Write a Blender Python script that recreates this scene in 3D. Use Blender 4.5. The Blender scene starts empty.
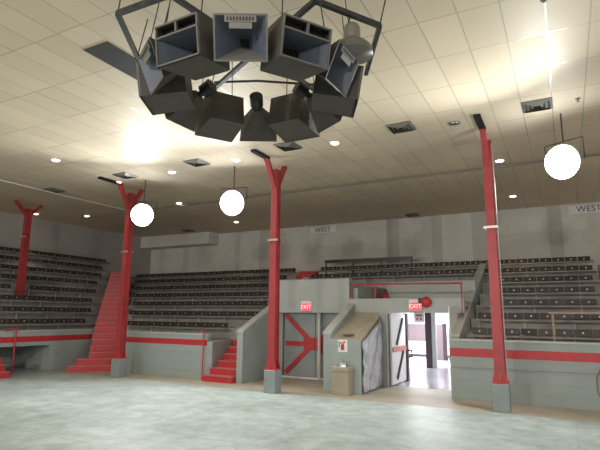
import bpy, bmesh, math, random
from mathutils import Vector, Matrix
random.seed(7)
PI = math.pi
SC = bpy.context.scene
COL = SC.collection
HC = 6.71                                   # ceiling height

# ------------------------------------------------------------------ materials
def sock(n, k): return n.inputs[k]
def mat(name, col, rough=.6, metal=0, var=.12, scale=3., bump=0., bscale=20., spec=.5, emit=None, estr=0., col2=None):
    m = bpy.data.materials.new(name); m.use_nodes = True
    nt = m.node_tree; b = nt.nodes['Principled BSDF']
    b.inputs['Roughness'].default_value = rough; b.inputs['Metallic'].default_value = metal
    b.inputs['Specular IOR Level'].default_value = spec
    tc = nt.nodes.new('ShaderNodeTexCoord')
    nz = nt.nodes.new('ShaderNodeTexNoise'); nz.inputs['Scale'].default_value = scale; nz.inputs['Detail'].default_value = 5
    nt.links.new(tc.outputs['Object'], nz.inputs['Vector'])
    r = nt.nodes.new('ShaderNodeValToRGB'); r.color_ramp.elements[0].position = .3; r.color_ramp.elements[1].position = .7
    c2 = col2 or tuple(c * (1 + var) for c in col); c1 = tuple(c * (1 - var) for c in col)
    r.color_ramp.elements[0].color = (*c1, 1); r.color_ramp.elements[1].color = (*c2, 1)
    nt.links.new(nz.outputs['Fac'], r.inputs['Fac']); nt.links.new(r.outputs['Color'], b.inputs['Base Color'])
    if bump:
        n2 = nt.nodes.new('ShaderNodeTexNoise'); n2.inputs['Scale'].default_value = bscale
        nt.links.new(tc.outputs['Object'], n2.inputs['Vector'])
        bp = nt.nodes.new('ShaderNodeBump'); bp.inputs['Strength'].default_value = bump; bp.inputs['Distance'].default_value = .02
        nt.links.new(n2.outputs['Fac'], bp.inputs['Height']); nt.links.new(bp.outputs['Normal'], b.inputs['Normal'])
    if emit:
        b.inputs['Emission Color'].default_value = (*emit, 1); b.inputs['Emission Strength'].default_value = estr
    return m

def block_mat(name, col, mortar, rough=.55, axis='XZ', bw=.5, bh=.25, var=.06, mstr=.25):
    """painted concrete blockwork"""
    m = mat(name, col, rough, var=var, scale=1.3); nt = m.node_tree; b = nt.nodes['Principled BSDF']
    tc = nt.nodes.new('ShaderNodeTexCoord'); sp = nt.nodes.new('ShaderNodeSeparateXYZ'); cb = nt.nodes.new('ShaderNodeCombineXYZ')
    nt.links.new(tc.outputs['Object'], sp.inputs[0])
    nt.links.new(sp.outputs[axis[0]], cb.inputs[0]); nt.links.new(sp.outputs['Z'], cb.inputs[1])
    br = nt.nodes.new('ShaderNodeTexBrick'); br.inputs['Scale'].default_value = 1
    br.inputs['Brick Width'].default_value = bw; br.inputs['Row Height'].default_value = bh; br.inputs['Mortar Size'].default_value = .008
    nt.links.new(cb.outputs[0], br.inputs['Vector'])
    mx = nt.nodes.new('ShaderNodeMixRGB'); mx.inputs[2].default_value = (*mortar, 1)
    old = b.inputs['Base Color'].links[0].from_socket
    ml = nt.nodes.new('ShaderNodeMath'); ml.operation = 'MULTIPLY'; ml.inputs[1].default_value = mstr
    nt.links.new(br.outputs['Fac'], ml.inputs[0])
    nt.links.new(ml.outputs[0], mx.inputs[0]); nt.links.new(old, mx.inputs[1]); nt.links.new(mx.outputs[0], b.inputs['Base Color'])
    bp = nt.nodes.new('ShaderNodeBump'); bp.inputs['Strength'].default_value = .4; bp.inputs['Distance'].default_value = .01; bp.invert = True
    nt.links.new(br.outputs['Fac'], bp.inputs['Height']); nt.links.new(bp.outputs['Normal'], b.inputs['Normal'])
    return m

def ceiling_mat():
    m = mat('cream_ceiling_tile', (.77, .66, .50), .42, var=.05, scale=.35, spec=.12); nt = m.node_tree; b = nt.nodes['Principled BSDF']
    tc = nt.nodes.new('ShaderNodeTexCoord'); sp = nt.nodes.new('ShaderNodeSeparateXYZ'); nt.links.new(tc.outputs['Object'], sp.inputs[0])
    def M(op, a, bb=None):
        n = nt.nodes.new('ShaderNodeMath'); n.operation = op
        for i, v in enumerate((a, bb)):
            if v is None: continue
            if isinstance(v, (int, float)): n.inputs[i].default_value = v
            else: nt.links.new(v, n.inputs[i])
        return n.outputs[0]
    def line(s, per, ph, w):
        q = M('FRACT', M('DIVIDE', M('SUBTRACT', s, ph), per))
        d = M('MINIMUM', q, M('SUBTRACT', 1, q))
        return M('LESS_THAN', d, w / per / 2)
    lx = line(sp.outputs['X'], .6, .065, .022); ly = line(sp.outputs['Y'], 1.22, 7.15 - .0, .022)
    fac = M('MAXIMUM', lx, ly)
    # each tile a slightly different tone
    cx = M('FLOOR', M('DIVIDE', M('SUBTRACT', sp.outputs['X'], .065), .6)); cy = M('FLOOR', M('DIVIDE', M('SUBTRACT', sp.outputs['Y'], 7.15), 1.22))
    cb = nt.nodes.new('ShaderNodeCombineXYZ'); nt.links.new(cx, cb.inputs[0]); nt.links.new(cy, cb.inputs[1])
    wn = nt.nodes.new('ShaderNodeTexWhiteNoise'); nt.links.new(cb.outputs[0], wn.inputs['Vector'])
    hsv = nt.nodes.new('ShaderNodeHueSaturation'); nt.links.new(M('ADD', M('MULTIPLY', wn.outputs['Value'], .10), .95), hsv.inputs['Value'])
    nt.links.new(b.inputs['Base Color'].links[0].from_socket, hsv.inputs['Color'])
    mx = nt.nodes.new('ShaderNodeMixRGB'); mx.inputs[2].default_value = (.52, .48, .37, 1)
    nt.links.new(fac, mx.inputs[0]); nt.links.new(hsv.outputs[0], mx.inputs[1]); nt.links.new(mx.outputs[0], b.inputs['Base Color'])
    rg = M('ADD', M('MULTIPLY', wn.outputs['Value'], .12), .46)
    nt.links.new(M('ADD', M('MULTIPLY', fac, .5), .10), b.inputs['Specular IOR Level'])
    nt.links.new(M('SUBTRACT', rg, M('MULTIPLY', fac, .22)), b.inputs['Roughness'])
    n2 = nt.nodes.new('ShaderNodeTexNoise'); n2.inputs['Scale'].default_value = 45; nt.links.new(tc.outputs['Object'], n2.inputs['Vector'])
    bp = nt.nodes.new('ShaderNodeBump'); bp.inputs['Strength'].default_value = .12; bp.inputs['Distance'].default_value = .01
    nt.links.new(n2.outputs['Fac'], bp.inputs['Height']); nt.links.new(bp.outputs['Normal'], b.inputs['Normal'])
    return m

def floor_mat():
    m = mat('worn_arena_concrete', (.46, .55, .53), .42, var=.16, scale=.55, spec=.5, col2=(.58, .66, .635)); nt = m.node_tree; b = nt.nodes['Principled BSDF']
    tc = nt.nodes.new('ShaderNodeTexCoord')
    nz = nt.nodes.new('ShaderNodeTexNoise'); nz.inputs['Scale'].default_value = 2.6; nz.inputs['Detail'].default_value = 8; nz.inputs['Roughness'].default_value = .7
    nt.links.new(tc.outputs['Object'], nz.inputs['Vector'])
    r = nt.nodes.new('ShaderNodeValToRGB'); r.color_ramp.elements[0].position = .35; r.color_ramp.elements[1].position = .62
    r.color_ramp.elements[0].color = (.6, .61, .6, 1); r.color_ramp.elements[1].color = (1, 1, 1, 1)
    nt.links.new(nz.outputs['Fac'], r.inputs['Fac'])
    mx = nt.nodes.new('ShaderNodeMixRGB'); mx.blend_type = 'MULTIPLY'; mx.inputs[0].default_value = .8
    nt.links.new(b.inputs['Base Color'].links[0].from_socket, mx.inputs[1]); nt.links.new(r.outputs[0], mx.inputs[2])
    br = nt.nodes.new('ShaderNodeTexBrick'); br.offset = 0; br.inputs['Scale'].default_value = 1
    br.inputs['Brick Width'].default_value = 2.44; br.inputs['Row Height'].default_value = 1.22; br.inputs['Mortar Size'].default_value = .012
    br.inputs['Color1'].default_value = (.92, .92, .92, 1); br.inputs['Color2'].default_value = (1, 1, 1, 1); br.inputs['Mortar'].default_value = (.72, .74, .72, 1)
    nt.links.new(tc.outputs['Object'], br.inputs['Vector'])
    m2 = nt.nodes.new('ShaderNodeMixRGB'); m2.blend_type = 'MULTIPLY'; m2.inputs[0].default_value = .7
    nt.links.new(mx.outputs[0], m2.inputs[1]); nt.links.new(br.outputs['Color'], m2.inputs[2])
    nt.links.new(m2.outputs[0], b.inputs['Base Color'])
    rr = nt.nodes.new('ShaderNodeMapRange'); rr.inputs['To Min'].default_value = .32; rr.inputs['To Max'].default_value = .6
    nt.links.new(nz.outputs['Fac'], rr.inputs['Value']); nt.links.new(rr.outputs[0], b.inputs['Roughness'])
    return m

MT = dict(
    ceiling=ceiling_mat(), floor=floor_mat(),
    strip=mat('tan_walkway_concrete', (.47, .42, .33), .55, var=.12, scale=1.2),
    lobby_floor=mat('polished_lobby_floor', (.42, .41, .45), .16, var=.06, scale=1.),
    paint=block_mat('grey_green_painted_block', (.34, .395, .39), (.25, .28, .275)),
    paint_y=block_mat('grey_green_painted_block_side', (.34, .395, .39), (.25, .28, .275), axis='YZ'),
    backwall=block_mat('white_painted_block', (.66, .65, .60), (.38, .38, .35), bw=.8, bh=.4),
    backwall_y=block_mat('white_block_side_shaded', (.38, .36, .345), (.32, .32, .3), axis='YZ', bw=.8, bh=.4),  # same white block as the back wall, its dimmer light put into the colour
    pilaster=block_mat('grey_pilaster_block', (.52, .52, .48), (.33, .33, .30), bw=.8, bh=.4),
    grey=mat('pale_grey_concrete_paint', (.40, .44, .42), .5, var=.06, scale=2.),
    basegrey=mat('blue_grey_base_paint', (.25, .29, .29), .5, var=.08, scale=4),
    beam=mat('grey_beam_paint', (.42, .45, .44), .5, var=.05, scale=1.5),
    capm=mat('pale_ledge_paint', (.50, .52, .49), .5, var=.06),
    beige=mat('beige_sloped_plaster', (.44, .40, .31), .7, var=.1, scale=4),
    tier=mat('worn_tier_concrete', (.37, .37, .355), .6, var=.14, scale=2.5),
    red=mat('gloss_red_paint', (.50, .035, .045), .38, var=.12, scale=4),
    darkred=mat('worn_red_column_paint', (.36, .04, .045), .42, var=.16, scale=3),
    nosing=mat('scuffed_pink_nosing', (.5, .17, .155), .5, var=.15, scale=9),
    black=mat('black_steel', (.012, .012, .013), .4, var=.2),
    seat=mat('dark_brown_seat', (.035, .028, .026), .33, var=.25, scale=6),
    seatplank=mat('grey_worn_plank', (.24, .23, .215), .4, var=.25, scale=5),
    plate=mat('pale_number_plate', (.62, .6, .55), .35, var=.1),
    seatleg=mat('pale_seat_leg', (.55, .55, .52), .4, var=.15),
    spk=mat('charcoal_speaker_carpet', (.075, .066, .058), .55, var=.18, scale=6),
    spk_in=mat('slate_horn_fibreglass', (.12, .14, .18), .42, var=.12, scale=5),
    spk_face=mat('grey_speaker_rim', (.15, .15, .145), .5, var=.15),
    spk_floor=mat('pale_plate_and_lit_flare', (.22, .22, .20), .5, var=.1),  # plates, and the horn's lower face with its light as colour
    dark_recess=mat('black_recess', (.008, .008, .008), .8),
    truss=mat('dark_truss_steel', (.055, .055, .06), .45, metal=.4, var=.3, scale=10),
    alu=mat('dull_aluminium', (.55, .55, .52), .35, metal=.8, var=.1),
    shade=mat('grey_enamel_shade', (.13, .13, .11), .4, var=.08),
    white=mat('white_paint', (.72, .72, .72), .4, var=.03),
    lobbywhite=mat('white_lobby_wall', (.80, .80, .80), .5, var=.02),
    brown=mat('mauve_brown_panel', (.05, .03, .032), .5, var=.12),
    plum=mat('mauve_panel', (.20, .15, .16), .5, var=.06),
    tan=mat('tan_fountain_steel', (.36, .33, .24), .42, var=.07),
    chrome=mat('chrome', (.75, .75, .75), .15, metal=1, var=.02),
    plastic=mat('wrinkled_clear_plastic', (.42, .44, .48), .18, var=.18, scale=5, bump=1., bscale=9),
    yellow=mat('yellow_plastic', (.75, .48, .03), .4, var=.05),
    vent=mat('vent_grey_metal', (.23, .22, .19), .45, metal=.3, var=.1),
    ventdark=mat('vent_dark_slot', (.03, .03, .028), .7),
    holed=mat('dark_missing_tile', (.035, .034, .03), .8, var=.1),
    flood=mat('flood_lens', (1, 1, 1), .3, emit=(.93, .96, 1.), estr=28),
    can=mat('downlight_lens', (1, 1, 1), .3, emit=(1., .80, .70), estr=7),
    exitred=mat('exit_red_glow', (.6, .05, .08), .4, emit=(1., .10, .14), estr=.6),
    exitlet=mat('exit_letters', (.9, .6, .6), .4, emit=(1., .55, .55), estr=.9),
    wood=mat('pale_pipe_paint', (.42, .31, .24), .4, var=.12, scale=8),
    signwhite=mat('white_sign_board', (.82, .81, .80), .5, var=.03),
    violet=mat('violet_letters', (.10, .06, .16), .5, var=.05),
    doorgrey=mat('grey_door_paint', (.30, .34, .34), .4, var=.07, scale=2),
    panel_light=mat('added_lobby_glow', (1, 1, 1), .4, emit=(.93, .95, 1.), estr=12),  # glow of the panels added to brighten the lobby
)

# ------------------------------------------------------------------ mesh helpers
class MB:
    def __init__(s): s.bm = bmesh.new()
    def box(s, x0, x1, y0, y1, z0, z1):
        v = [s.bm.verts.new((x, y, z)) for z in (z0, z1) for x, y in ((x0, y0), (x1, y0), (x1, y1), (x0, y1))]
        for f in ((0, 3, 2, 1), (4, 5, 6, 7), (0, 1, 5, 4), (1, 2, 6, 5), (2, 3, 7, 6), (3, 0, 4, 7)): s.bm.faces.new([v[i] for i in f])
        return s
    def prism(s, pts, d):
        """polygon pts (list of 3D) extruded by vector d"""
        d = Vector(d); a = [s.bm.verts.new(p) for p in pts]; b = [s.bm.verts.new(Vector(p) + d) for p in pts]
        s.bm.faces.new(a); s.bm.faces.new(b[::-1]); n = len(a)
        for i in range(n): s.bm.faces.new((a[i], b[i], b[(i + 1) % n], a[(i + 1) % n]))
        return s
    def quad(s, *p):
        s.bm.faces.new([s.bm.verts.new(q) for q in p]); return s
    def tube(s, pts, r, n=10, r2=None, cap=True):
        pts = [Vector(p) for p in pts]; rings = []; up = None
        for i, p in enumerate(pts):
            t = (pts[min(i + 1, len(pts) - 1)] - pts[max(i - 1, 0)]).normalized()
            if up is None: up = Vector((0, 0, 1)) if abs(t.z) < .9 else Vector((1, 0, 0))
            a = t.cross(up).normalized(); bb = a.cross(t).normalized()
            rr = r if r2 is None else r + (r2 - r) * i / (len(pts) - 1)
            rings.append([s.bm.verts.new(p + a * rr * math.cos(2 * PI * k / n) + bb * rr * math.sin(2 * PI * k / n)) for k in range(n)])
        for A, B in zip(rings, rings[1:]):
            for k in range(n): s.bm.faces.new((A[k], A[(k + 1) % n], B[(k + 1) % n], B[k]))
        if cap: s.bm.faces.new(rings[0][::-1]); s.bm.faces.new(rings[-1])
        return s
    def beam(s, a, b, w, h=None):
        """square bar from a to b"""
        h = h or w; a = Vector(a); b = Vector(b); t = (b - a).normalized()
        u = Vector((0, 0, 1)) if abs(t.z) < .95 else Vector((0, 1, 0))
        x = t.cross(u).normalized() * w / 2; y = x.cross(t).normalized() * h / 2
        return s.prism([a - x - y, a + x - y, a + x + y, a - x + y], b - a)
    def lathe(s, prof, n=24, c=(0, 0, 0)):
        rings = [[s.bm.verts.new((c[0] + r * math.cos(2 * PI * k / n), c[1] + r * math.sin(2 * PI * k / n), c[2] + z)) for k in range(n)] for r, z in prof]
        for A, B in zip(rings, rings[1:]):
            for k in range(n): s.bm.faces.new((A[k], A[(k + 1) % n], B[(k + 1) % n], B[k]))
        s.bm.faces.new(rings[0][::-1]); s.bm.faces.new(rings[-1])
        return s
    def build(s, name, m, parent=None, smooth=False, bevel=0, loc=None):
        bmesh.ops.recalc_face_normals(s.bm, faces=s.bm.faces)
        if bevel: bmesh.ops.bevel(s.bm, geom=list(s.bm.edges), offset=bevel, segments=1, affect='EDGES', clamp_overlap=True)
        me = bpy.data.meshes.new(name); s.bm.to_mesh(me); s.bm.free()
        me.materials.append(MT[m] if isinstance(m, str) else m)
        if smooth:
            for p in me.polygons: p.use_smooth = True
        o = bpy.data.objects.new(name, me); COL.objects.link(o)
        if parent: o.parent = parent
        if loc: o.location = loc
        return o

def tag(o, label, cat, group=None, kind=None):
    o['label'] = label; o['category'] = cat
    if group: o['group'] = group
    if kind: o['kind'] = kind
    return o
def thing(name, label, cat, loc=(0, 0, 0), rz=0, group=None):
    o = bpy.data.objects.new(name, None); COL.objects.link(o); o.location = loc; o.rotation_euler = (0, 0, rz); o.empty_display_size = .2
    return tag(o, label, cat, group)
def struct(o, label=None, cat=None):
    o['kind'] = 'structure'
    if label: o['label'] = label
    if cat: o['category'] = cat
    return o
def copy_tree(o, parent=None):
    c = o.copy(); COL.objects.link(c)
    if parent: c.parent = parent
    for ch in list(o.children): copy_tree(ch, c)
    return c
def text(body, size, m, name, parent, loc, rot, ext=.004):
    cu = bpy.data.curves.new(name, 'FONT'); cu.body = body; cu.size = size; cu.extrude = ext; cu.align_x = 'CENTER'; cu.align_y = 'CENTER'
    tmp = bpy.data.objects.new('tmp', cu); COL.objects.link(tmp)
    bpy.context.view_layer.update()
    me = bpy.data.meshes.new_from_object(tmp.evaluated_get(bpy.context.evaluated_depsgraph_get()))
    bpy.data.objects.remove(tmp)
    me.materials.clear(); me.materials.append(MT[m]); o = bpy.data.objects.new(name, me); COL.objects.link(o)
    o.parent = parent; o.location = loc; o.rotation_euler = rot
    return o

# ------------------------------------------------------------------ camera
H = 2.135; f, p_, r_, yw = 493.2, .1808, .00953, .49126
cy, sy = math.cos(yw), math.sin(yw)
F = Vector((-sy * math.cos(p_), cy * math.cos(p_), math.sin(p_))); R0 = Vector((cy, sy, 0)); U0 = R0.cross(F)
Rr = R0 * math.cos(r_) + U0 * math.sin(r_); Ur = U0 * math.cos(r_) - R0 * math.sin(r_)
cam = bpy.data.cameras.new('camera'); cam.sensor_width = 36; cam.lens = f / 600 * 36; cam.clip_end = 200
co = bpy.data.objects.new('camera', cam); COL.objects.link(co)
mw = Matrix((( Rr.x, Ur.x, -F.x, 0), (Rr.y, Ur.y, -F.y, 0), (Rr.z, Ur.z, -F.z, H), (0, 0, 0, 1))); co.matrix_world = mw
SC.camera = co

# ------------------------------------------------------------------ setting
XL, YB = -22.6, 22.6
struct(MB().box(XL, 8, -16, 12.45, -.12, 0).build('floor', 'floor'))
struct(MB().box(XL, 8, 12.45, YB, -.12, .001).build('floor_walkway', 'strip'))
struct(MB().box(XL - .3, 8, -16, YB + .3, HC, HC + .2).build('ceiling', 'ceiling'))
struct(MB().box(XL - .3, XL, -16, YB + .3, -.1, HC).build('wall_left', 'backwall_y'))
struct(MB().box(XL, -9.3, YB, YB + .3, -.1, HC).box(-9.3, 2, YB, YB + .3, 2.85, HC).box(2, 8, YB, YB + .3, -.1, HC).build('wall_back', 'backwall'))
for i, (x0, x1) in enumerate(((-14.6, -13.6), (-7.35, -6.75), (-5.2, -4.75), (-3.45, -2.85), (-.4, .1))):
    struct(MB().box(x0, x1, YB - .012, YB, 3.7, HC).build('trim_%d' % (i + 1), 'pilaster'))
struct(MB().box(XL, -17.4, 21.7, YB, 6.05, HC).build('trim_6', 'backwall'))

def stripe(par, x0, x1, y0, y1, z0=1.1, z1=1.3):
    o = MB().box(x0, x1, y0, y1, z0, z1).build('red_stripe', 'red', par); o['label'] = 'red painted stripe'
struct(MB().box(-10.7, -10.49, 13.5, 15.1, 0, 1.24).build('wall_stair_inner', 'paint_y'))
# lower walls round the arena floor
w = struct(MB().box(-2.87, 5, 14.0, 14.2, 0, 1.5).build('wall_right_front', 'paint')); stripe(w, -2.87, 5, 13.994, 14.0, 1.09, 1.31)
MB().box(-2.88, 5, 13.97, 14.24, 1.5, 1.55).build('ledge', 'capm', w)
w = struct(MB().box(-14.95, -10.7, 13.5, 13.7, 0, 1.45).build('wall_middle_front', 'paint')); stripe(w, -14.95, -10.7, 13.494, 13.5, 1.1, 1.29)
MB().box(-14.95, -10.69, 13.47, 13.74, 1.45, 1.49).build('ledge', 'capm', w)
MB().box(-12.6, -12.58, 13.488, 13.5, .05, .86).box(-10.95, -10.93, 13.488, 13.5, .05, .86).box(-12.6, -10.93, 13.488, 13.5, .86, .88).build('hatch_outline', 'tier', w)
w = struct(MB().box(-17.5, -17.3, 12.45, 14.35, 0, 1.46).box(-17.5, -17.3, 5, 12.45, .95, 1.46).box(-17.5, -17.3, 5, 9.4, 0, .95).build('wall_left_front', 'paint_y'))
stripe(w, -17.3, -17.294, 5, 14.3, 1.09, 1.29)
MB().box(-17.54, -17.27, 5, 14.35, 1.46, 1.5).build('ledge', 'capm', w)
# recess in the left wall
struct(MB().box(-19.6, -17.5, 12.45, 12.6, 0, .99).box(-19.75, -19.6, 9.2, 12.6, 0, .99).box(-19.6, -17.5, 9.2, 9.4, 0, .99)
       .prism([(-17.5, 9.4, .95), (-19.6, 9.4, .75), (-19.6, 9.4, .99), (-17.5, 9.4, .99)], (0, 3.05, 0)).build('wall_left_recess', 'grey'))
d = struct(MB().box(-19.6, -19.54, 10.6, 12.0, .03, .72).build('door_3', 'doorgrey'))
MB().box(-19.54, -19.52, 10.6, 12.0, .4, .43).build('door_bar', 'grey', d); MB().tube([(-19.5, 11.8, .35), (-19.5, 11.8, .5)], .015).build('door_handle', 'chrome', d)

# ------------------------------------------------------------------ tiers
def mid_x0(Y): return max(-15.1 - (Y - 13.6), XL)
def left_y1(X): return 14.3 + (-17.3 - X)
NL = 8
b = MB()
for i in range(7):
    Y0 = 13.75 if i == 0 else 14.1 + i; Y1 = 15.1 + i if i < 6 else YB; z = 1.25 + .42 * i
    xe = -10.63 if i == 0 else -9.44 if i < 5 else -11.2
    b.prism([(mid_x0(Y0), Y0, z - .5), (xe, Y0, z - .5), (xe, Y1, z - .5), (mid_x0(Y1), Y1, z - .5)], (0, 0, .5))
tag(b.build('seating_tier', 'tier'), 'stepped concrete tier behind the striped wall between the two red stairs', 'seating tier')
b = MB()
for i in range(7):
    Y0 = 14.25 if i == 0 else 14.1 + i; Y1 = 15.1 + i if i < 6 else YB; z = 1.25 + .42 * i
    b.box(-2.62, 1.05, Y0, Y1, z - .5, z)
tag(b.build('seating_tier', 'tier'), 'stepped concrete tier on the right behind the long striped wall', 'seating tier')
b = MB()
for i in range(7):
    Y0 = 14.25 if i == 0 else 14.1 + i; Y1 = 15.1 + i if i < 6 else YB; z = 1.25 + .42 * i
    b.box(2.15, 6, Y0, Y1, z - .5, z)
tag(b.build('seating_tier', 'tier'), 'stepped concrete tier beyond the right edge aisle', 'seating tier')
b = MB()
for i in range(NL):
    X1 = -17.55 if i == 0 else -17.6 - .62 * i; X0 = -18.22 - .62 * i if i < NL - 1 else XL; z = 1.3 + .45 * i
    h = .3 if i == 0 else .5
    b.prism([(X0, 5, z - h), (X1, 5, z - h), (X1, left_y1(X1), z - h), (X0, left_y1(X0), z - h)], (0, 0, h))
tag(b.build('seating_tier', 'tier'), 'stepped concrete tier along the left wall', 'seating tier')
b = MB(); b.box(-10.22, -2.62, 19.1, 20.1, 2.85, 3.35).box(-10.22, -2.62, 20.1, YB, 2.85, 3.77)
tag(b.build('seating_tier', 'tier'), 'concrete upper tier passing over the two entrances', 'seating tier')

# ------------------------------------------------------------------ seat rows
def seat_proto(name, m, mp, ps):
    bm = MB(); bm.prism([(-.2, -.015, -.08), (-.2, .02, -.08), (-.2, .045, .09), (-.2, .015, .09)], (.4, 0, 0))
    s = bm.build(name, m, None, bevel=.006)
    pl = MB().prism([(ps * math.cos(k * PI / 4), -.006, ps * math.sin(k * PI / 4)) for k in range(8)], (0, -.012, 0)).build('number_plate', mp, s); pl['label'] = 'small pale number plate'
    return s
SEAT = seat_proto('seat_back', 'seat', 'plate', .026); SEAT_S = seat_proto('seat_back', 'seat', 'plate', .021)
leg_me = MB().box(-.018, .018, -.02, .02, 0, .52).build('seat_leg', 'seatleg')
used = set()
def row(ax, length, origin, rz, label, group, proto, zc=.5):
    """row of joined seats; local x runs along the row, local -y is the front"""
    t = thing('seat_row', label, 'seat row', origin, rz, group)
    MB().box(0, length, -.34, -.02, zc - .145, zc - .11).build('seat_plank', 'seatplank', t)
    n = int(length / .42); off = (length - n * .42) / 2
    for k in range(n):
        if proto.name not in used and proto.parent is None: s = proto; used.add(proto.name)
        else: s = copy_tree(proto)
        s.parent = t; s.location = (off + .42 * (k + .5), 0, zc); s.rotation_euler = (random.uniform(-.03, .03), 0, 0)
        if k % 3 == 0:
            if 'leg' not in used: l = leg_me; used.add('leg')
            else: l = leg_me.copy(); COL.objects.link(l)
            l.parent = t; l.location = (off + .42 * k + .02, -.0 + .06, 0)
    MB().box(0, length, .03, .05, zc - .05, zc - .02).build('back_rail', 'seatplank', t)
    return t
ORD = ['front', 'second', 'third', 'fourth', 'fifth', 'sixth', 'seventh', 'topmost']
for i in range(7):
    Y = 14.8 + i; z = 1.25 + .42 * i
    x0 = (-2.45, -2.4, -2.35, -2.3, -2.25, -10.1, -10.1)[i]
    ex = ' running on above the entrances' if i > 4 else ' of the right seating bank'
    row(0, 1.0 - x0, (x0, Y, z), 0, '%s row of dark seats with pale number plates%s' % (('topmost' if i == 6 else ORD[i]), ex), 'seat rows of the right bank', SEAT)
for i in range(7):
    Y = 14.8 + i; z = 1.25 + .42 * i; x0 = mid_x0(Y) + .36
    row(0, (-10.75 if i == 0 else -9.6 if i < 5 else -11.25) - x0, (x0, Y, z), 0, '%s row of dark seats between the two red stairs' % ('topmost' if i == 6 else ORD[i]), 'seat rows of the middle bank', SEAT_S)
for i in range(NL):
    X = -17.95 - .62 * i; z = 1.3 + .45 * i; y1 = left_y1(X) - .32
    if i == 3:
        row(0, 4.3, (X, 8.0, z), PI / 2, 'fourth row of dark seats along the left wall, left of the far left column', 'seat rows of the left bank', SEAT_S, zc=.52)
        row(0, y1 - 12.95, (X, 12.95, z), PI / 2, 'fourth row of dark seats along the left wall, right of the far left column', 'seat rows of the left bank', SEAT_S, zc=.52)
        continue
    row(0, y1 - 8.0, (X, 8.0, z), PI / 2, '%s row of dark seats along the left wall' % ORD[i], 'seat rows of the left bank', SEAT_S, zc=.52)
# raised rail at the very back
t = thing('back_rail', 'raised dark rail on short posts behind the topmost seats above the entrances', 'rail', (-10.2, 21.7, 3.77))
MB().box(0, 4.3, -.06, .06, .86, 1.0).build('rail_board', 'seat', t)
for k in range(4): MB().box(.03 + 1.4 * k, .08 + 1.4 * k, -.03, .03, 0, .86).build('post', 'seat', t)

# ------------------------------------------------------------------ stairs
def stairs(label, origin, rz, width, flights, wide=0):
    """climbs along local +y, centred on local x; flights = [(n, rise, tread), ...]"""
    t = thing('red_stairs', label, 'stairs', origin, rz)
    y = z = 0; k = 0
    for n, r, tr in flights:
        for _ in range(n):
            x0 = -width / 2 - (wide * (1 if k == 0 else .6) if k < 2 and wide else 0); x1 = width / 2
            base = max(0.0, z - .02) if k > 3 else 0.0
            s = MB().box(x0, x1, y, y + tr + (.0 if k > 3 else .02), base, z + r - .03).build('step', 'red', t)
            e = MB().box(x0, x1, y - .015, y + tr + .02, z + r - .03, z + r).build('nosing', 'nosing', s); e['label'] = 'scuffed pale tread edge'
            y += tr; z += r; k += 1
    return t
st1 = stairs('red corner stairs climbing between the left and middle seating banks', (-15.5, 13.28, 0), PI / 4, .95, [(6, .225, .30), (14, .215, .50)], .65)
st2 = stairs('red stairs climbing beside the sloped wall behind the middle column', (-9.95, 13.2, 0), 0, 1.0, [(6, .21, .28)], .15)
st5 = stairs('short red steps at the top of the middle seats below the back wall', (-10.7, 19.12, 2.93), 0, .9, [(6, .21, .33)])
st3 = stairs('red aisle stairs at the far right edge of the seats', (1.6, 14.3, 1.25), 0, 1.0, [(13, .21, .5)])
st4 = stairs('short red steps at the far left edge beside the low recess', (-16.5, 9.72, 0), PI / 2, 1.5, [(3, .21, .25)])
t = thing('handrail', 'thin red handrail post at the foot of the middle stairs', 'handrail', (-10.78, 13.4, 0))
MB().tube([(0, 0, 0), (0, 0, 1.62)], .022).build('post', 'red', t); MB().tube([(0, 0, 1.6), (0, .35, 1.6)], .02).build('rail', 'red', t)
t = thing('handrail', 'red handrail rising above the short steps at the far left', 'handrail', (-17.2, 11.0, 0))
MB().tube([(0, 0, 0), (0, 0, 1.6)], .025).build('post', 'red', t); MB().tube([(0, -.35, 1.5), (0, .02, 1.6)], .022).build('rail', 'red', t)
t = thing('handrail', 'pale pipe handrail in front of the lowest right seats', 'handrail', (-.33, 14.45, 1.25))
MB().tube([(0, 0, 0), (0, 0, .98)], .03).build('post', 'wood', t); MB().tube([(-.1, 0, 1.0), (1.9, 0, 1.0)], .028).build('rail', 'wood', t)
MB().tube([(1.85, 0, 0), (1.85, 0, .98)], .03).build('post', 'wood', t)

# ------------------------------------------------------------------ entrances
# sloped wall beside the middle stairs
def slope_wall(x0, x1, y0, ztop0, y1, ztop1, name, m, cap=True):
    o = struct(MB().prism([(x0, y0, 0), (x0, y1, 0), (x0, y1, ztop1), (x0, y0, ztop0)], (x1 - x0, 0, 0)).build(name, m))
    if cap: MB().prism([(x0 - .02, y0 - .02, ztop0), (x0 - .02, y1, ztop1), (x0 - .02, y1, ztop1 + .05), (x0 - .02, y0 - .02, ztop0 + .05)], (x1 - x0 + .04, 0, 0)).build('ledge', 'capm', o)
    return o
slope_wall(-9.42, -9.2, 13.4, 1.58, 18.0, 3.62, 'wall_stair_side', 'paint_y')
slope_wall(-6.33, -6.1, 13.35, 1.6, 15.25, 2.5, 'wall_between_entrances_left', 'paint_y')
slope_wall(-2.87, -2.65, 14.2, 1.6, 20.4, 4.15, 'wall_right_side', 'paint_y')
struct(MB().box(-9.2, -6.28, 15.2, 15.5, 2.22, 3.35).build('wall_header_left', 'beam'))
struct(MB().box(-9.2, -6.28, 15.5, 19.1, 3.05, 3.2).build('trim_7', 'tier'))
struct(MB().box(-6.28, -2.65, 15.2, 15.42, 2.24, 2.68).build('wall_header_right', 'beam'))
struct(MB().box(-6.28, -2.65, 15.42, 19.1, 2.42, 2.6).build('trim_8', 'tier'))
struct(MB().box(-6.46, -6.28, 15.5, 19.1, 2.6, 3.05).build('trim_9', 'grey'))
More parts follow.
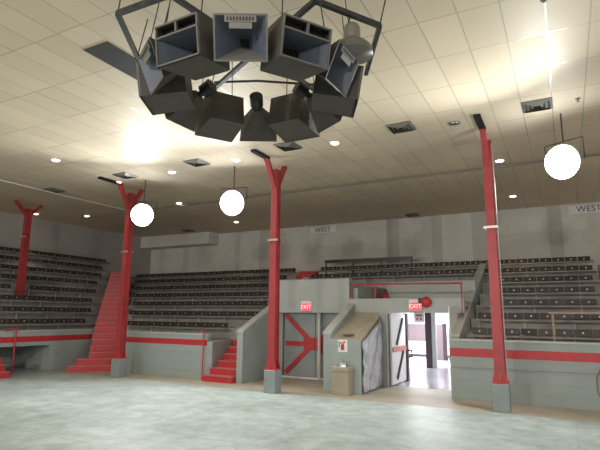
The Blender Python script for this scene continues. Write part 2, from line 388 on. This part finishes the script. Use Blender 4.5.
struct(MB().prism([(-5.55, 17.5, 2.6), (-2.65, 17.5, 2.6), (-2.65, 17.5, 3.35), (-5.85, 17.5, 3.35)], (0, .15, 0)).build('wall_upper_deck', 'grey'))
struct(MB().box(-6.1, -2.65, 18.9, 19.1, 2.6, 3.35).build('wall_upper_deck_back', 'tier'))
tag(MB().prism([(-6.0, 17.7, 2.601), (-5.6, 17.7, 2.601), (-5.6, 17.7, 3.0), (-6.0, 17.7, 3.0)], (0, .6, 0)).build('red_box', 'red'), 'low red box in the dark gap above the entrances', 'box')
# wedge between the two entrances
struct(MB().box(-6.1, -5.15, 13.3, 15.2, 0, 1.45).build('wall_between_entrances', 'paint'))
struct(MB().prism([(-6.1, 13.3, 1.45), (-6.1, 15.2, 2.24), (-6.1, 15.2, 1.45)], (.95, 0, 0)).build('trim_10', 'beige'))
tag(MB().lathe([(.16, 0), (.17, .02), (.15, .035)], 20, (-5.62, 13.55, 1.58)).build('round_lid', 'vent', None), 'dull round lid lying on the beige sloped ledge', 'lid')
bpy.data.objects['round_lid'].rotation_euler = (0, 0, 0)
# plastic sheet on the side of the wedge
def sheet(y0, y1, zf0, zf1):
    bm = MB(); NU, NV = 24, 26; g = []
    for i in range(NU + 1):
        r = []
        for j in range(NV + 1):
            u = i / NU; v = j / NV; y = y0 + (y1 - y0) * u; zt = zf0 + (zf1 - zf0) * u; z = .04 + (zt - .04) * v
            r.append(bm.bm.verts.new((-5.15 + .045 + .03 * math.sin(9 * u + 5 * v) * math.cos(13 * v - 4 * u) + .016 * random.random(), y, z)))
        g.append(r)
    for i in range(NU):
        for j in range(NV): bm.bm.faces.new((g[i][j], g[i + 1][j], g[i + 1][j + 1], g[i][j + 1]))
    o = bm.build('plastic_sheet', 'plastic', None, smooth=True)
    md = o.modifiers.new('thickness', 'SOLIDIFY'); md.thickness = .004
    return tag(o, 'wrinkled silvery plastic sheet hung on the side wall by the open doorway', 'plastic sheet')
sheet(13.32, 15.0, 1.4, 2.1)
struct(MB().box(-5.2, -4.95, 15.0, 15.2, 0, 2.24).build('trim_11', 'doorgrey'))
# left entrance: braced double door
struct(MB().box(-9.2, -8.98, 15.55, 15.75, 0, 3.05).box(-6.45, -6.1, 15.5, 15.75, 0, 3.05).box(-8.98, -6.45, 15.55, 15.75, 2.3, 3.05).build('trim_12', 'grey'))
t = thing('braced_door', 'closed grey double door with red cross bracing under the left header', 'door', (-7.72, 15.62, 0))
for s in (-1, 1):
    lf = MB().box(min(0.01 * s, 1.22 * s), max(.01 * s, 1.22 * s), 0, .05, .06, 2.25).build('door_leaf', 'doorgrey', t)
    for k, (za, zb) in enumerate(((2.15, 1.28), (1.16, 1.16), (.16, 1.04))):
        br = MB().beam((1.15 * s, -.02, za), (.2 * s, -.02, zb), .04, .16).build('brace', 'red', lf)
    MB().box(min(.0 * s, .42 * s), max(.01 * s, .42 * s), -.05, 0, .95, 1.37).build('brace_block', 'red', lf)
MB().tube([(.22, -.14, .02), (.22, -.14, 2.22)], .05).build('door_post', 'white', t)
MB().box(-1.25, 1.25, -.12, -.04, .0, .06).build('threshold', 'white', t)
# right entrance: open leaf
t = thing('open_door', 'white door leaf with diagonal braces coloured shadow dark standing open in the bright right doorway', 'door', (-4.93, 15.22, 0))
lf = MB().box(0, .06, 0, 1.5, .05, 2.2).build('door_leaf', 'white', t)
for za, ya, zb, yb in ((2.05, 1.15, 1.25, .45), (1.0, 1.15, .2, .45)):
    MB().beam((.08, ya, za), (.08, yb, zb), .05, .1).build('brace', 'black', t)  # black stands in for shadow on the braces, red on the twin door
MB().box(.06, .1, .05, 1.45, 1.03, 1.18).build('push_bar', 'nosing', t)
MB().box(-.02, .12, 1.5, 1.66, 0, 2.22).build('door_stile', 'brown', t)
MB().tube([(.12, 1.58, .8), (.24, 1.58, .8), (.24, 1.58, 1.0), (.12, 1.58, 1.0)], .035).build('door_handle', 'black', t)
# lobby
struct(MB().box(-9.3, 3, 15.45, 28, -.1, .004).build('floor_lobby', 'lobby_floor'))
struct(MB().box(-5.2, -5.05, 15.425, 17.0, 0, 2.415).build('wall_lobby_passage', 'lobbywhite'))
struct(MB().box(-2.9, -2.87, 14.2, 19.4, 0, 2.42).build('wall_lobby_passage_right', 'lobbywhite'))
struct(MB().box(-9.1, 3, 27.6, 27.8, 0, 2.82).box(-9.3, -9.1, 17.0, 27.8, 0, 2.82).box(3, 3.2, 19.4, 27.8, 0, 2.82)
       .box(-9.1, -6.3, 17.0, 17.15, 0, 2.82).box(-6.3, -5.05, 17.0, 17.15, 0, 2.4).box(-2.9, 3, 19.25, 19.4, 0, 2.82).build('wall_lobby', 'lobbywhite'))
struct(MB().box(-9.3, -6.3, 17.0, 19.3, 2.76, 2.84).box(-6.3, -2.87, 17.0, 19.3, 2.36, 2.415).box(-6.3, -2.87, 19.1, 19.3, 2.36, 2.84).box(-9.3, 3.2, 19.3, 27.8, 2.76, 2.84).build('ceiling_lobby', 'lobbywhite'))
struct(MB().box(-9.1, 3, 27.55, 27.6, .0, .1).build('baseboard_lobby', 'brown'))
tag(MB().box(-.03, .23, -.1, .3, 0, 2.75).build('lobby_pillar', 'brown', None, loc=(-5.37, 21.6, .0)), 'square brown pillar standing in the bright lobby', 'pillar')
tag(MB().box(0, .16, -.1, .1, 0, 2.75).build('lobby_post', 'grey', None, loc=(-5.135, 21.62, 0)), 'grey post against the right side of the brown lobby pillar', 'post')
t = thing('wall_panel', 'mauve panel on the lobby wall left of the brown pillar', 'wall panel', (-7.1, 27.6, .8))
MB().box(-1.0, .35, -.04, 0, 0, .92).build('board', 'plum', t); MB().box(-1.05, .4, -.03, 0, -.05, 0).build('frame', 'white', t)
t = thing('kiosk', 'brown kiosk front standing in the lobby right of the pillar', 'kiosk', (-5.55, 25.6, 0))
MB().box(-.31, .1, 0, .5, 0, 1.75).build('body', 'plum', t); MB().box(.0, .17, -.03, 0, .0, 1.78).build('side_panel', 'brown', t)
tag(MB().box(0, .24, 0, .3, 0, 1.5).build('lobby_cabinet', 'plum', None, loc=(-5.33, 25.9, 0)), 'small mauve cabinet in the lobby behind the yellow sign', 'cabinet')
t = thing('wet_floor_sign', 'yellow folding floor sign at the right side of the lit lobby floor', 'sign', (-3.70, 19.0, .004))
MB().prism([(-.16, -.2, 0), (.16, -.2, 0), (.1, -.02, .62), (-.1, -.02, .62)], (0, .02, 0)).build('panel', 'yellow', t)
MB().prism([(-.16, .2, 0), (.16, .2, 0), (.1, .02, .62), (-.1, .02, .62)], (0, .02, 0)).build('panel', 'yellow', t)
t = thing('notice_sign', 'white hanging sign with pink letters inside the right doorway', 'sign', (-4.35, 16.6, 1.93))
MB().box(-.17, .17, -.01, .01, 0, .36).build('board', 'signwhite', t); MB().box(-.15, -.13, -.006, .006, .36, .5).box(.13, .15, -.006, .006, .36, .5).build('hanger', 'black', t)
MB().box(-.1, .1, -.016, -.01, .2, .27).box(-.1, -.02, -.016, -.01, .08, .15).box(.02, .1, -.016, -.01, .08, .15).build('letters', 'nosing', t)

# red pipe rail above the right header
t = thing('guard_rail', 'red pipe guard rail above the right doorway header', 'rail', (-6.27, 15.32, 2.68))
MB().tube([(0, 0, .48), (3.57, 0, .44)], .028).build('rail', 'red', t)
for x in (.03, .85): MB().tube([(x, 0, 0), (x, 0, .48)], .024).build('post', 'red', t)
MB().tube([(3.57, 0, .44), (3.57, -.14, .4), (3.57, -.14, -.62)], .026).build('post', 'red', t)
# exit signs
def exit_sign(loc, label):
    t = thing('exit_sign', label, 'exit sign', loc, 0, None)
    MB().box(-.2, .2, -.08, 0, 0, .34).build('housing', 'signwhite', t, bevel=.008)
    pn = MB().box(-.185, .185, -.088, -.08, .01, .25).build('lit_panel', 'exitred', t)
    text('EXIT', .19, 'exitlet', 'lettering', pn, (0, -.09, .13), (PI / 2, 0, 0), .002)
exit_sign((-7.83, 15.2, 2.28), 'red lit EXIT sign on the left header above the braced door')
exit_sign((-4.07, 15.2, 2.30), 'red lit EXIT sign beside the bell above the bright doorway')
t = thing('fire_bell', 'round red fire bell right of the exit sign on the right header', 'bell', (-3.74, 15.2, 2.56))
o = MB().lathe([(.05, 0), (.15, .03), (.165, .07), (.13, .13), (.05, .16)], 24).build('gong', 'red', t, smooth=True); o.rotation_euler = (PI / 2, 0, 0)
MB().box(-.24, -.1, -.1, 0, -.04, .12).build('striker_box', 'black', t, bevel=.01)
# fire extinguisher sign, fountain
t = thing('extinguisher_sign', 'small white sign with a red fire extinguisher above the drinking fountain', 'sign', (-5.7, 13.3, 1.12))
MB().box(-.14, .14, -.012, 0, 0, .34).build('plate', 'signwhite', t)
MB().box(-.05, .05, -.018, -.012, .05, .2).box(-.03, .03, -.018, -.012, .2, .25).box(-.11, -.03, -.018, -.012, .24, .27).box(-.11, -.085, -.018, -.012, .12, .27).box(.02, .09, -.018, -.012, .25, .29).build('extinguisher_symbol', 'red', t)
t = thing('drinking_fountain', 'tan box drinking fountain with a chrome spout below the extinguisher sign', 'drinking fountain', (-5.62, 13.08, 0))
MB().box(-.25, .25, -.18, .2, .0, .62).build('cabinet', 'tan', t, bevel=.012)
MB().box(-.27, .27, -.2, .2, .62, .74).build('basin', 'tan', t, bevel=.02); MB().box(-.2, .2, -.14, .12, .74, .747).build('drain_plate', 'chrome', t)
MB().tube([(-.02, .1, .74), (-.02, .1, .86), (-.02, .02, .93), (-.02, -.04, .9)], .028).box(-.1, .08, .06, .17, .74, .82).build('spout', 'chrome', t, smooth=False)
# pipe line and hanging cable on the right wall
tag(MB().tube([(-2.87, 13.985, .82), (.2, 13.985, .84), (3, 13.985, .85)], .014, 6).build('wall_conduit', 'tier'), 'thin grey conduit running along the right striped wall below the stripe', 'conduit')
tag(MB().tube([(.62, 13.96, 1.02), (.5, 13.95, .75), (.5, 13.95, .4), (.6, 13.95, .2), (.7, 13.95, .12)], .014, 8).build('hanging_hose', 'vent'), 'thin grey hose hanging down the right wall near the frame edge', 'hose')

# ------------------------------------------------------------------ columns
def column(x, y, label, z0=0., braces=((-.58, .85), (.5, .75)), slot=1.2, block=True, rail=True):
    t = thing('steel_column', label, 'column', (x, y, z0), 0, 'red steel columns')
    h = HC - z0; zb = .62 if block else 0
    if block: MB().box(-.185, .185, -.185, .185, 0, zb).build('concrete_base', 'basegrey', t, bevel=.015)
    MB().box(-.17, .17, -.17, .17, zb, zb + .03).build('base_plate', 'red', t)
    sb = MB()
    # wide-flange section
    w0, w1 = .118, .095
    for s in (-1, 1): sb.prism([(-w0, s * .12 - .012, zb + .03), (w0, s * .12 - .012, zb + .03), (w1, s * .1 - .012, h - .26), (-w1, s * .1 - .012, h - .26)], (0, .024, 0))
    sb.box(-.075, .075, -.1, .1, zb + .03, h - .26)
    sb.build('shaft', 'darkred', t)
    g = MB()
    for sx in (-1, 1):
        for yy in (-.125, .1): g.prism([(sx * .11, yy, zb + .03), (sx * .175, yy, zb + .03), (sx * .11, yy, zb + .32)], (0, .025, 0))
        g.prism([(-.012, sx * .12, zb + .03), (-.012, sx * .175, zb + .03), (-.012, sx * .12, zb + .32)], (.024, 0, 0))
    g.build('gusset', 'red', t)
    for dy, dz in braces: MB().beam((0, .06 * (1 if dy > 0 else -1), h - dz), (0, dy, h - .02), .13, .12).build('knee_brace', 'darkred', t)
    if slot:
        o = MB().box(-.075, .075, -.5 - slot, -.5, h - .07, h).build('ceiling_slot', 'dark_recess', t); o['label'] = 'dark beam end set in the ceiling'
    MB().box(-.17, .17, -.145, -.12, h * .64 - .03, h * .64 + .03).box(-.17, .17, .12, .145, h * .64 - .03, h * .64 + .03).build('clamp', 'alu', t)
    if rail: MB().tube([(.16, -.1, zb), (.15, -.1, h * .8), (.12, -.08, h - .3)], .014, 6).build('conduit', 'alu', t)
    return t
column(-13.69, 12.53, 'red steel column on a grey base beside the corner stairs', slot=.95, rail=False)
column(-7.44, 12.36, 'red steel column on a grey base in front of the braced door', slot=.8, rail=False)
column(-1.48, 12.75, 'red steel column with a thin conduit on its side before the right seats', slot=.95)
column(-19.75, 12.6, 'dark red steel column rising out of the left seating bank', z0=2.65, braces=((-.62, .55), (.55, .5)), slot=0, block=False, rail=False)

# ------------------------------------------------------------------ ceiling fittings
CANS = [(-13.37, 9.2, 1, 'nearest the left edge'), (-13.66, 11.86, 1, 'next to the top of the left column'), (-19.9, 15.6, 3, 'over the corner of the left seats'),
        (-11.07, 11.76, 1, 'right of the left flood lamp'), (-14.0, 15.4, 1, 'left of the second flood'), (-8.44, 11.65, 1, 'above the second flood lamp'),
        (-14.3, 19.95, 3, 'over the back of the middle seats'), (-5.17, 11.6, 1, 'right of the speaker cluster'), (-1.42, 15.2, 3, 'just right of the right column top'),
        (-1.49, 20.1, 3, 'over the back of the right seats'), (-21.7, 14.2, 3, 'behind the braces of the far left column'), (-2.05, 11.62, 0, 'left of the right column top')]
can0 = None
def can(x, y, lvl, where):
    global can0
    lab = ('small unlit round recessed downlight in the ceiling ' if lvl == 0 else 'small glowing round recessed downlight in the ceiling ') + where
    if can0 is None or lvl == 0:
        t = thing('recessed_downlight', lab, 'ceiling light', (x, y, HC), 0, 'recessed downlights')
        n = 24; bm = MB(); prof = [(.15, 0), (.15, -.012), (.115, -.012), (.115, -.003)]
        bm.lathe(prof, n); bm.build('trim_ring', 'signwhite' if lvl else 'alu', t, smooth=False)
        MB().lathe([(.112, -.016), (.09, -.03), (.03, -.034)], 20).build('lens', 'can' if lvl else 'chrome', t, smooth=True)
        if lvl: can0 = t
    else:
        t = copy_tree(can0); t.location = (x, y, HC); t['label'] = lab
    return t
for c in CANS: can(*c)

VENTS = [(-3.26, 11.3, 'right of the speaker cluster'), (-.23, 11.38, 'near the right flood lamp'), (-9.65, 11.3, 'left of the second flood lamp'), (-12.75, 11.35, 'beside the left column top'),
         (-16.8, 11.6, 'at the far left'), (-6.42, 11.26, 'just below the speaker cluster'), (-5.9, 21.9, 'against the back wall'), (-18.2, 20.9, 'in the far back corner')]
v0 = None
for x, y, where in VENTS:
    if v0 is None:
        v0 = t = thing('ceiling_vent', '', 'vent', (x, y, HC), 0, 'square ceiling vents')
        MB().box(-.3, .3, -.3, .3, -.012, 0).build('backing', 'ventdark', t)
        for k, r in enumerate((.3, .21, .12)):
            fr = MB()
            for a in range(4):
                c, s = math.cos(a * PI / 2), math.sin(a * PI / 2)
                P = lambda u, v, z: (u * c - v * s, u * s + v * c, z)
                fr.prism([P(-r, -r, -.015), P(r, -r, -.015), P(r - .05, -r + .05, -.05), P(-r + .05, -r + .05, -.05)], (0, 0, .008))
            fr.build('louvre', 'vent', t)
    else:
        t = copy_tree(v0); t.location = (x, y, HC)
    t['label'] = 'square grey louvred ceiling vent ' + where
tag(MB().box(-7.18, -6.58, 5.25, 6.6, HC - .012, HC).build('dark_ceiling_panel', 'holed'), 'dark open panel two tiles long in the ceiling left of the speakers', 'ceiling panel')
bpy.data.objects['dark_ceiling_panel'].location = (0, 0, -.001)
tag(MB().tube([(-20, 15.55, 6.62), (-1.2, 15.55, 6.62), (1.5, 15.55, 6.62)], .03, 8).build('ceiling_conduit', 'vent'), 'long grey conduit under the ceiling behind the columns', 'conduit')
tag(MB().tube([(-17.0, 6, 6.65), (-17.0, 12.2, 6.65), (-16.9, 15.5, 6.65)], .02, 8).build('ceiling_conduit', 'signwhite'), 'thin pale conduit under the ceiling on the far left', 'conduit')
for x, y, lab in ((.55, 11.4, 'small sprinkler head on the ceiling near the right vent'), (.05, 7.4, 'tiny sprinkler head on the ceiling at the upper right')):
    tag(MB().lathe([(.05, .01), (.05, -.015), (.015, -.03), (.015, -.06), (.03, -.065), (.03, -.07)], 12, (x, y, HC)).build('sprinkler_head', 'vent'), lab, 'sprinkler')

# banners
for x, lab in ((-10.75, 'white WEST banner high on the back wall right of the middle column'), (1.1, 'white WEST banner high on the back wall at the right edge')):
    t = thing('banner_sign', lab, 'banner', (x, YB - .012, 6.46))
    MB().box(-.72, .72, -.012, .012, -.17, .17).build('panel', 'signwhite', t)
    text('WEST', .34, 'violet', 'lettering', t, (0, -.016, 0), (PI / 2, 0, 0), .002)

# ------------------------------------------------------------------ flood lamps
def flood(x, y, z, tgt, label):
    d = Vector((tgt[0] - x, tgt[1] - y, 0)).normalized(); az = math.atan2(d.y, d.x)
    t = thing('flood_lamp', label, 'flood lamp', (x, y, z), az, 'arena flood lamps')
    T = Matrix.Rotation(math.radians(90), 4, 'Y')
    def rot(o): o.rotation_euler = (0, math.radians(90 + 12), 0); return o
    rot(MB().lathe([(.1, -.42), (.15, -.3), (.31, -.12), (.40, -.02), (.40, 0), (.37, 0), (.3, -.1)], 28).build('reflector', 'alu', t, smooth=True))
    rot(MB().lathe([(.365, 0), (.34, .1), (.26, .19), (.13, .24), (.02, .25)], 28).build('lens', 'flood', t, smooth=True))
    rot(MB().lathe([(.09, -.66), (.1, -.42)], 16).build('ballast_housing', 'vent', t))
    MB().tube([(-.12, -.43, 0), (-.12, -.43, .5), (-.12, .43, .5), (-.12, .43, 0)], .013, 8).tube([(-.12, 0, .5), (-.12, 0, HC - z - .005)], .018, 8).build('yoke', 'truss', t)
    l = bpy.data.lights.new('flood_light', 'SPOT'); l.energy = FLOOD_W; l.color = (.97, 1., .98); l.spot_size = math.radians(156); l.spot_blend = .55; l.shadow_soft_size = .12
    lo = bpy.data.objects.new('flood_light', l); COL.objects.link(lo)
    aim = Vector((d.x, d.y, -math.tan(math.radians(30)))).normalized()
    lo.location = Vector((x, y, z)) + Vector((d.x, d.y, -.2)).normalized() * .32
    lo.rotation_euler = aim.to_track_quat('-Z', 'Y').to_euler()
FLOOD_W = 680
flood(-12.53, 12.0, 5.44, (-7.5, 2.5), 'glaring white flood lamp beside the left red column')
flood(-8.79, 12.0, 5.49, (-6.5, 2.5), 'glaring white flood lamp left of the middle red column')
flood(.16, 12.0, 5.53, (-5.0, 2.5), 'glaring white flood lamp right of the right red column')

# ------------------------------------------------------------------ speaker cluster
CX, CY, CZ = -3.71, 5.44, 5.30
PH0 = math.atan2(-CY, -CX) - .10
def look(o, az, tilt): o.rotation_mode = 'QUATERNION'; o.rotation_quaternion = (Matrix.Rotation(az, 3, 'Z') @ Matrix.Rotation(tilt, 3, 'Y')).to_quaternion()
def frame_face(b, rx, outer, holes): pass
def make_bin():
    """horn loaded speaker box, local +x is the front"""
    t = thing('speaker_box', '', 'loudspeaker', (0, 0, 0), 0, 'hanging speaker boxes')
    W, Hh, D, BW = .325, .245, .31, .28; rim = .02
    ft = [(D, -W, -Hh), (D, W, -Hh), (D, W, Hh), (D, -W, Hh)]; bk = [(-D, -BW, -Hh), (-D, BW, -Hh), (-D, BW, Hh), (-D, -BW, Hh)]
    b = MB()
    b.quad(*bk)
    for i in range(4): b.quad(ft[i], ft[(i + 1) % 4], bk[(i + 1) % 4], bk[i])
    # front rim and inner box walls
    def ring(y0, y1, z0, z1, Y0, Y1, Z0, Z1, x):
        o = [(x, Y0, Z0), (x, Y1, Z0), (x, Y1, Z1), (x, Y0, Z1)]; n = [(x, y0, z0), (x, y1, z0), (x, y1, z1), (x, y0, z1)]
        return o, n
    c = b.build('cabinet', 'spk', t)
    sl = .15                                    # height of the port slot
    zs = Hh - sl
    r = MB()
    for (y0, y1, z0, z1) in ((-W, W, -Hh, -Hh + rim), (-W, W, Hh - rim, Hh), (-W, -W + rim, -Hh, Hh), (W - rim, W, -Hh, Hh), (-W, W, zs - rim / 2, zs + rim / 2), (-.012, .012, zs, Hh)):
        r.box(D - .02, D + .012, y0, y1, z0, z1)
    r.build('front_rim', 'spk_face', t)
    h = MB(); mo = [(D - .01, -W + rim, -Hh + rim), (D - .01, W - rim, -Hh + rim), (D - .01, W - rim, zs), (D - .01, -W + rim, zs)]
    th = [(-.12, -.12, -.12), (-.12, .12, -.12), (-.12, .12, zs - .05), (-.12, -.12, zs - .05)]
    for i in range(4): h.quad(mo[i], mo[(i + 1) % 4], th[(i + 1) % 4], th[i])
    h.build('horn_flare', 'spk_in', t)
    MB().box(-.13, -.11, -.14, .14, -.14, zs - .03).build('driver_cone', 'dark_recess', t)
    s = MB()
    for y0, y1 in ((-W + rim, -.012), (.012, W - rim)): s.box(D - .14, D - .12, y0, y1, zs, Hh - rim)
    s.build('port_back', 'dark_recess', t)
    return t
def make_horn():
    t = thing('horn_speaker', '', 'loudspeaker', (0, 0, 0), 0, 'hanging horn speakers')
    W, Hh = .31, .26; X1, X0 = .24, -.25; k = .06
    m = [(X1, -W, -Hh), (X1, W, -Hh), (X1, W, Hh), (X1, -W, Hh)]; q = [(X0, -k, -k), (X0, k, -k), (X0, k, k), (X0, -k, k)]
    mi = [(X1, -W + .02, -Hh + .02), (X1, W - .02, -Hh + .02), (X1, W - .02, Hh - .02), (X1, -W + .02, Hh - .02)]; qi = [(X0 + .03, -k + .01, -k + .01), (X0 + .03, k - .01, -k + .01), (X0 + .03, k - .01, k - .01), (X0 + .03, -k + .01, k - .01)]
    b = MB()
    for i in range(4): b.quad(m[i], m[(i + 1) % 4], q[(i + 1) % 4], q[i])
    b.quad(*q); b.build('flare_shell', 'spk', t)
    b = MB()
    for i in (1, 2, 3): b.quad(mi[i], mi[(i + 1) % 4], qi[(i + 1) % 4], qi[i])
    b.build('flare_inside', 'spk_in', t)
    o = MB().quad(mi[0], mi[1], qi[1], qi[0]).build('flare_floor_lit', 'spk_floor', t); o['label'] = 'lower inner face coloured paler as if lit'  # light on the lower inner face is put into a paler colour
    b = MB()
    for i in range(4): b.quad(m[i], m[(i + 1) % 4], mi[(i + 1) % 4], mi[i])
    b.build('mouth_rim', 'spk_face', t)
    MB().quad(*qi).build('throat', 'dark_recess', t)
    MB().tube([(X0 + .01, 0, 0), (X0 - .07, 0, 0), (X0 - .09, 0, 0)], .05, 14).tube([(X0 - .08, 0, 0), (X0 - .12, 0, 0), (X0 - .22, 0, 0), (X0 - .26, 0, 0)], .105, 18).build('driver', 'black', t, smooth=False)
    return t
bin0, horn0 = make_bin(), make_horn()
BLAB = ['large open fronted speaker box hanging front right of the cluster', 'speaker box hanging at the right end of the cluster', 'speaker box hanging back right of the cluster',
        'speaker box hanging back left of the cluster', 'speaker box hanging at the left end of the cluster', 'large open fronted speaker box hanging front left of the cluster']
HLAB = ['square horn speaker facing out between the two front speaker boxes', 'horn speaker between the front right and right end boxes', 'horn speaker between the right end and back right boxes',
        'horn speaker seen from behind between the two back boxes', 'horn speaker between the back left and left end boxes', 'horn speaker between the left end and front left boxes']
RB, RH = 1.20, 1.20
FZ = 6.02
for k in range(6):
    a = PH0 + math.radians(30 + 60 * k); t = bin0 if k == 0 else copy_tree(bin0)
    t.location = (CX + RB * math.cos(a), CY + RB * math.sin(a), CZ); look(t, a, math.radians(9)); t['label'] = BLAB[k]
    a = PH0 + math.radians(60 * k); t = horn0 if k == 0 else copy_tree(horn0)
    t.location = (CX + RH * math.cos(a), CY + RH * math.sin(a), CZ + .02); look(t, a, math.radians(23)); t['label'] = HLAB[k]
    if k == 0:
        t2 = MB().box(.222, .238, -.18, .18, .17, .24).build('name_plate', 'spk_floor', t)
        t3 = MB()
        for j in range(9): t3.box(.238, .242, -.155 + .036 * j, -.155 + .036 * j + .02, .185, .225)
        t3.build('plate_marks', 'black', t2); MB().box(.222, .236, -.13, .13, .10, .165).build('lower_plate', 'spk_floor', t)
# hanging truss frame
t = thing('speaker_rig', 'dark steel rig of crossed beams and chains hanging above the speakers', 'rig', (0, 0, 0))
P = dict(A=(-4.92, 4.05), B=(-4.03, 4.07), C=(-2.49, 5.0), D=(-1.95, 5.89), E=(-2.6, 7.09), Fp=(-5.53, 4.98), G=(-5.29, 6.46), Hh=(-3.55, 7.58))
for a, b in (('A', 'B'), ('A', 'Fp'), ('B', 'Hh'), ('C', 'G'), ('C', 'D'), ('D', 'E')):
    MB().beam((*P[a], FZ), (*P[b], FZ), .062, .062).build('beam', 'truss', t)
MB().beam((*P['Fp'], FZ), (P['Fp'][0] + .5, P['Fp'][1] + .3, FZ), .06).build('beam', 'truss', t)
MB().tube([(-5.0, 6.2, FZ), (-4.3, 6.5, FZ), (-3.3, 7.2, FZ)], .02, 6).build('tie_rod', 'truss', t)
for n_ in ('A', 'B', 'C', 'D', 'E', 'Fp', 'G', 'Hh'):
    x, y = P[n_]; MB().tube([(x, y, FZ), (x + .12 * math.sin(x * 9), y + .1, HC - .012)], .01, 6).build('cable', 'truss', t)
for k in range(6):
    a = PH0 + math.radians(30 + 60 * k); x, y = CX + RB * math.cos(a), CY + RB * math.sin(a)
    tx, ty = -math.sin(a), math.cos(a)
    cb = MB()
    for s in (-1, 1): cb.tube([(x + tx * s * .3 + math.cos(a) * .25, y + ty * s * .3 + math.sin(a) * .25, CZ + .15), (x + tx * s * .27 + math.cos(a) * .2, y + ty * s * .27 + math.sin(a) * .2, FZ - .2), (x + tx * s * .2 + math.cos(a) * .1, y + ty * s * .2 + math.sin(a) * .1, HC - .012)], .008, 5)
    cb.build('chain', 'truss', t)
bpy.context.view_layer.update()
# high bay lamp
t = thing('high_bay_lamp', 'unlit bell shaped high bay lamp hanging at the right corner of the frame', 'hanging lamp', (-2.2, 5.5, 5.45))
MB().lathe([(.27, .0), (.27, .03), (.25, .1), (.18, .17), (.1, .21), (.08, .26)], 28).build('shade', 'shade', t, smooth=True)
MB().lathe([(.09, .22), (.11, .26), (.11, .38), (.08, .43), (.03, .45)], 20).build('ballast', 'vent', t, smooth=False)
MB().tube([(0, 0, .46), (-.05, .02, .5), (-.04, .02, .55), (.03, 0, .6)], .014, 8).build('hook', 'black', t)
for nm, (x, y), lab in (('G', (-5.05, 6.22), 'small dark spotlight clamped to the left back beam of the frame'), ('H', (-3.75, 6.98), 'small dark spotlight clamped to the right back beam of the frame')):
    t = thing('clamp_spotlight', lab, 'spotlight', (x, y, FZ - .04))
    o = MB().lathe([(.03, -.14), (.08, -.12), (.085, .1), (.095, .12)], 16).build('can_body', 'black', t); o.location = (0, 0, -.12); o.rotation_euler = (.9, .5, 0)
    MB().tube([(0, 0, .05), (0, 0, -.1)], .015, 6).build('clamp', 'black', t)

# ------------------------------------------------------------------ lights
def spot(x, y, z, aim, w, col, size, blend=.6, r=.1, name='downlight_beam'):
    l = bpy.data.lights.new(name, 'SPOT'); l.energy = w; l.color = col; l.spot_size = math.radians(size); l.spot_blend = blend; l.shadow_soft_size = r
    o = bpy.data.objects.new(name, l); COL.objects.link(o); o.location = (x, y, z); o.rotation_euler = (Vector(aim) - Vector((x, y, z))).to_track_quat('-Z', 'Y').to_euler()
for x, y, lvl, w_ in CANS:
    if lvl == 3: spot(x, y, HC - .06, (x + .0, y + .1, 0), 260, (1, .66, .55), 42, .8)
    elif lvl == 1: spot(x, y, HC - .06, (x, y, 0), 60, (1, .78, .66), 70)
def area(x, y, z, aim, w, col, sx, sy_, name='lobby_fill_light'):
    l = bpy.data.lights.new(name, 'AREA'); l.shape = 'RECTANGLE'; l.size = sx; l.size_y = sy_; l.energy = w; l.color = col
    o = bpy.data.objects.new(name, l); COL.objects.link(o); o.location = (x, y, z); o.rotation_euler = (Vector(aim) - Vector((x, y, z))).to_track_quat('-Z', 'Y').to_euler()
# unseen ceiling panels and area lights, added to blow the lobby out white
for i, (x, y, lab) in enumerate(((-6.5, 22.5, 'added unseen light panel on the lobby ceiling before the pillar'), (-6.5, 25.5, 'added unseen light panel on the lobby ceiling by the back lobby wall'), (-2.5, 24, 'added unseen light panel on the lobby ceiling at the right'))):
    t = thing('added_lobby_panel', lab, 'ceiling light', (x, y, 2.758), 0, 'added lobby light panels')
    MB().box(-.9, .9, -.4, .4, -.02, 0).build('diffuser', 'panel_light', t)
    area(x, y, 2.70, (x, y, 0), 210, (.95, .97, 1), 1.8, .8)
area(-4.0, 17.2, 2.34, (-4, 17.2, 0), 60, (.95, .95, 1), 1.2, 1.2)  # area light without a fixture, added to brighten the passage
# unseen floods assumed across the hall, added to light seats and facing walls
for x, e_ in ((-15, 1300), (-8, 2200), (1, 2300)):
    spot(x, -12, 5.5, (-6, 16, 2.5), e_, (1, .93, .87), 120, .3, .3, 'unseen_opposite_flood')

wd = bpy.data.worlds.new('world'); SC.world = wd; wd.use_nodes = True
wd.node_tree.nodes['Background'].inputs[0].default_value = (1, .93, .87, 1); wd.node_tree.nodes['Background'].inputs[1].default_value = .58
SC.view_settings.view_transform = 'Standard'; SC.view_settings.look = 'None'; SC.view_settings.exposure = .14; SC.view_settings.gamma = 1
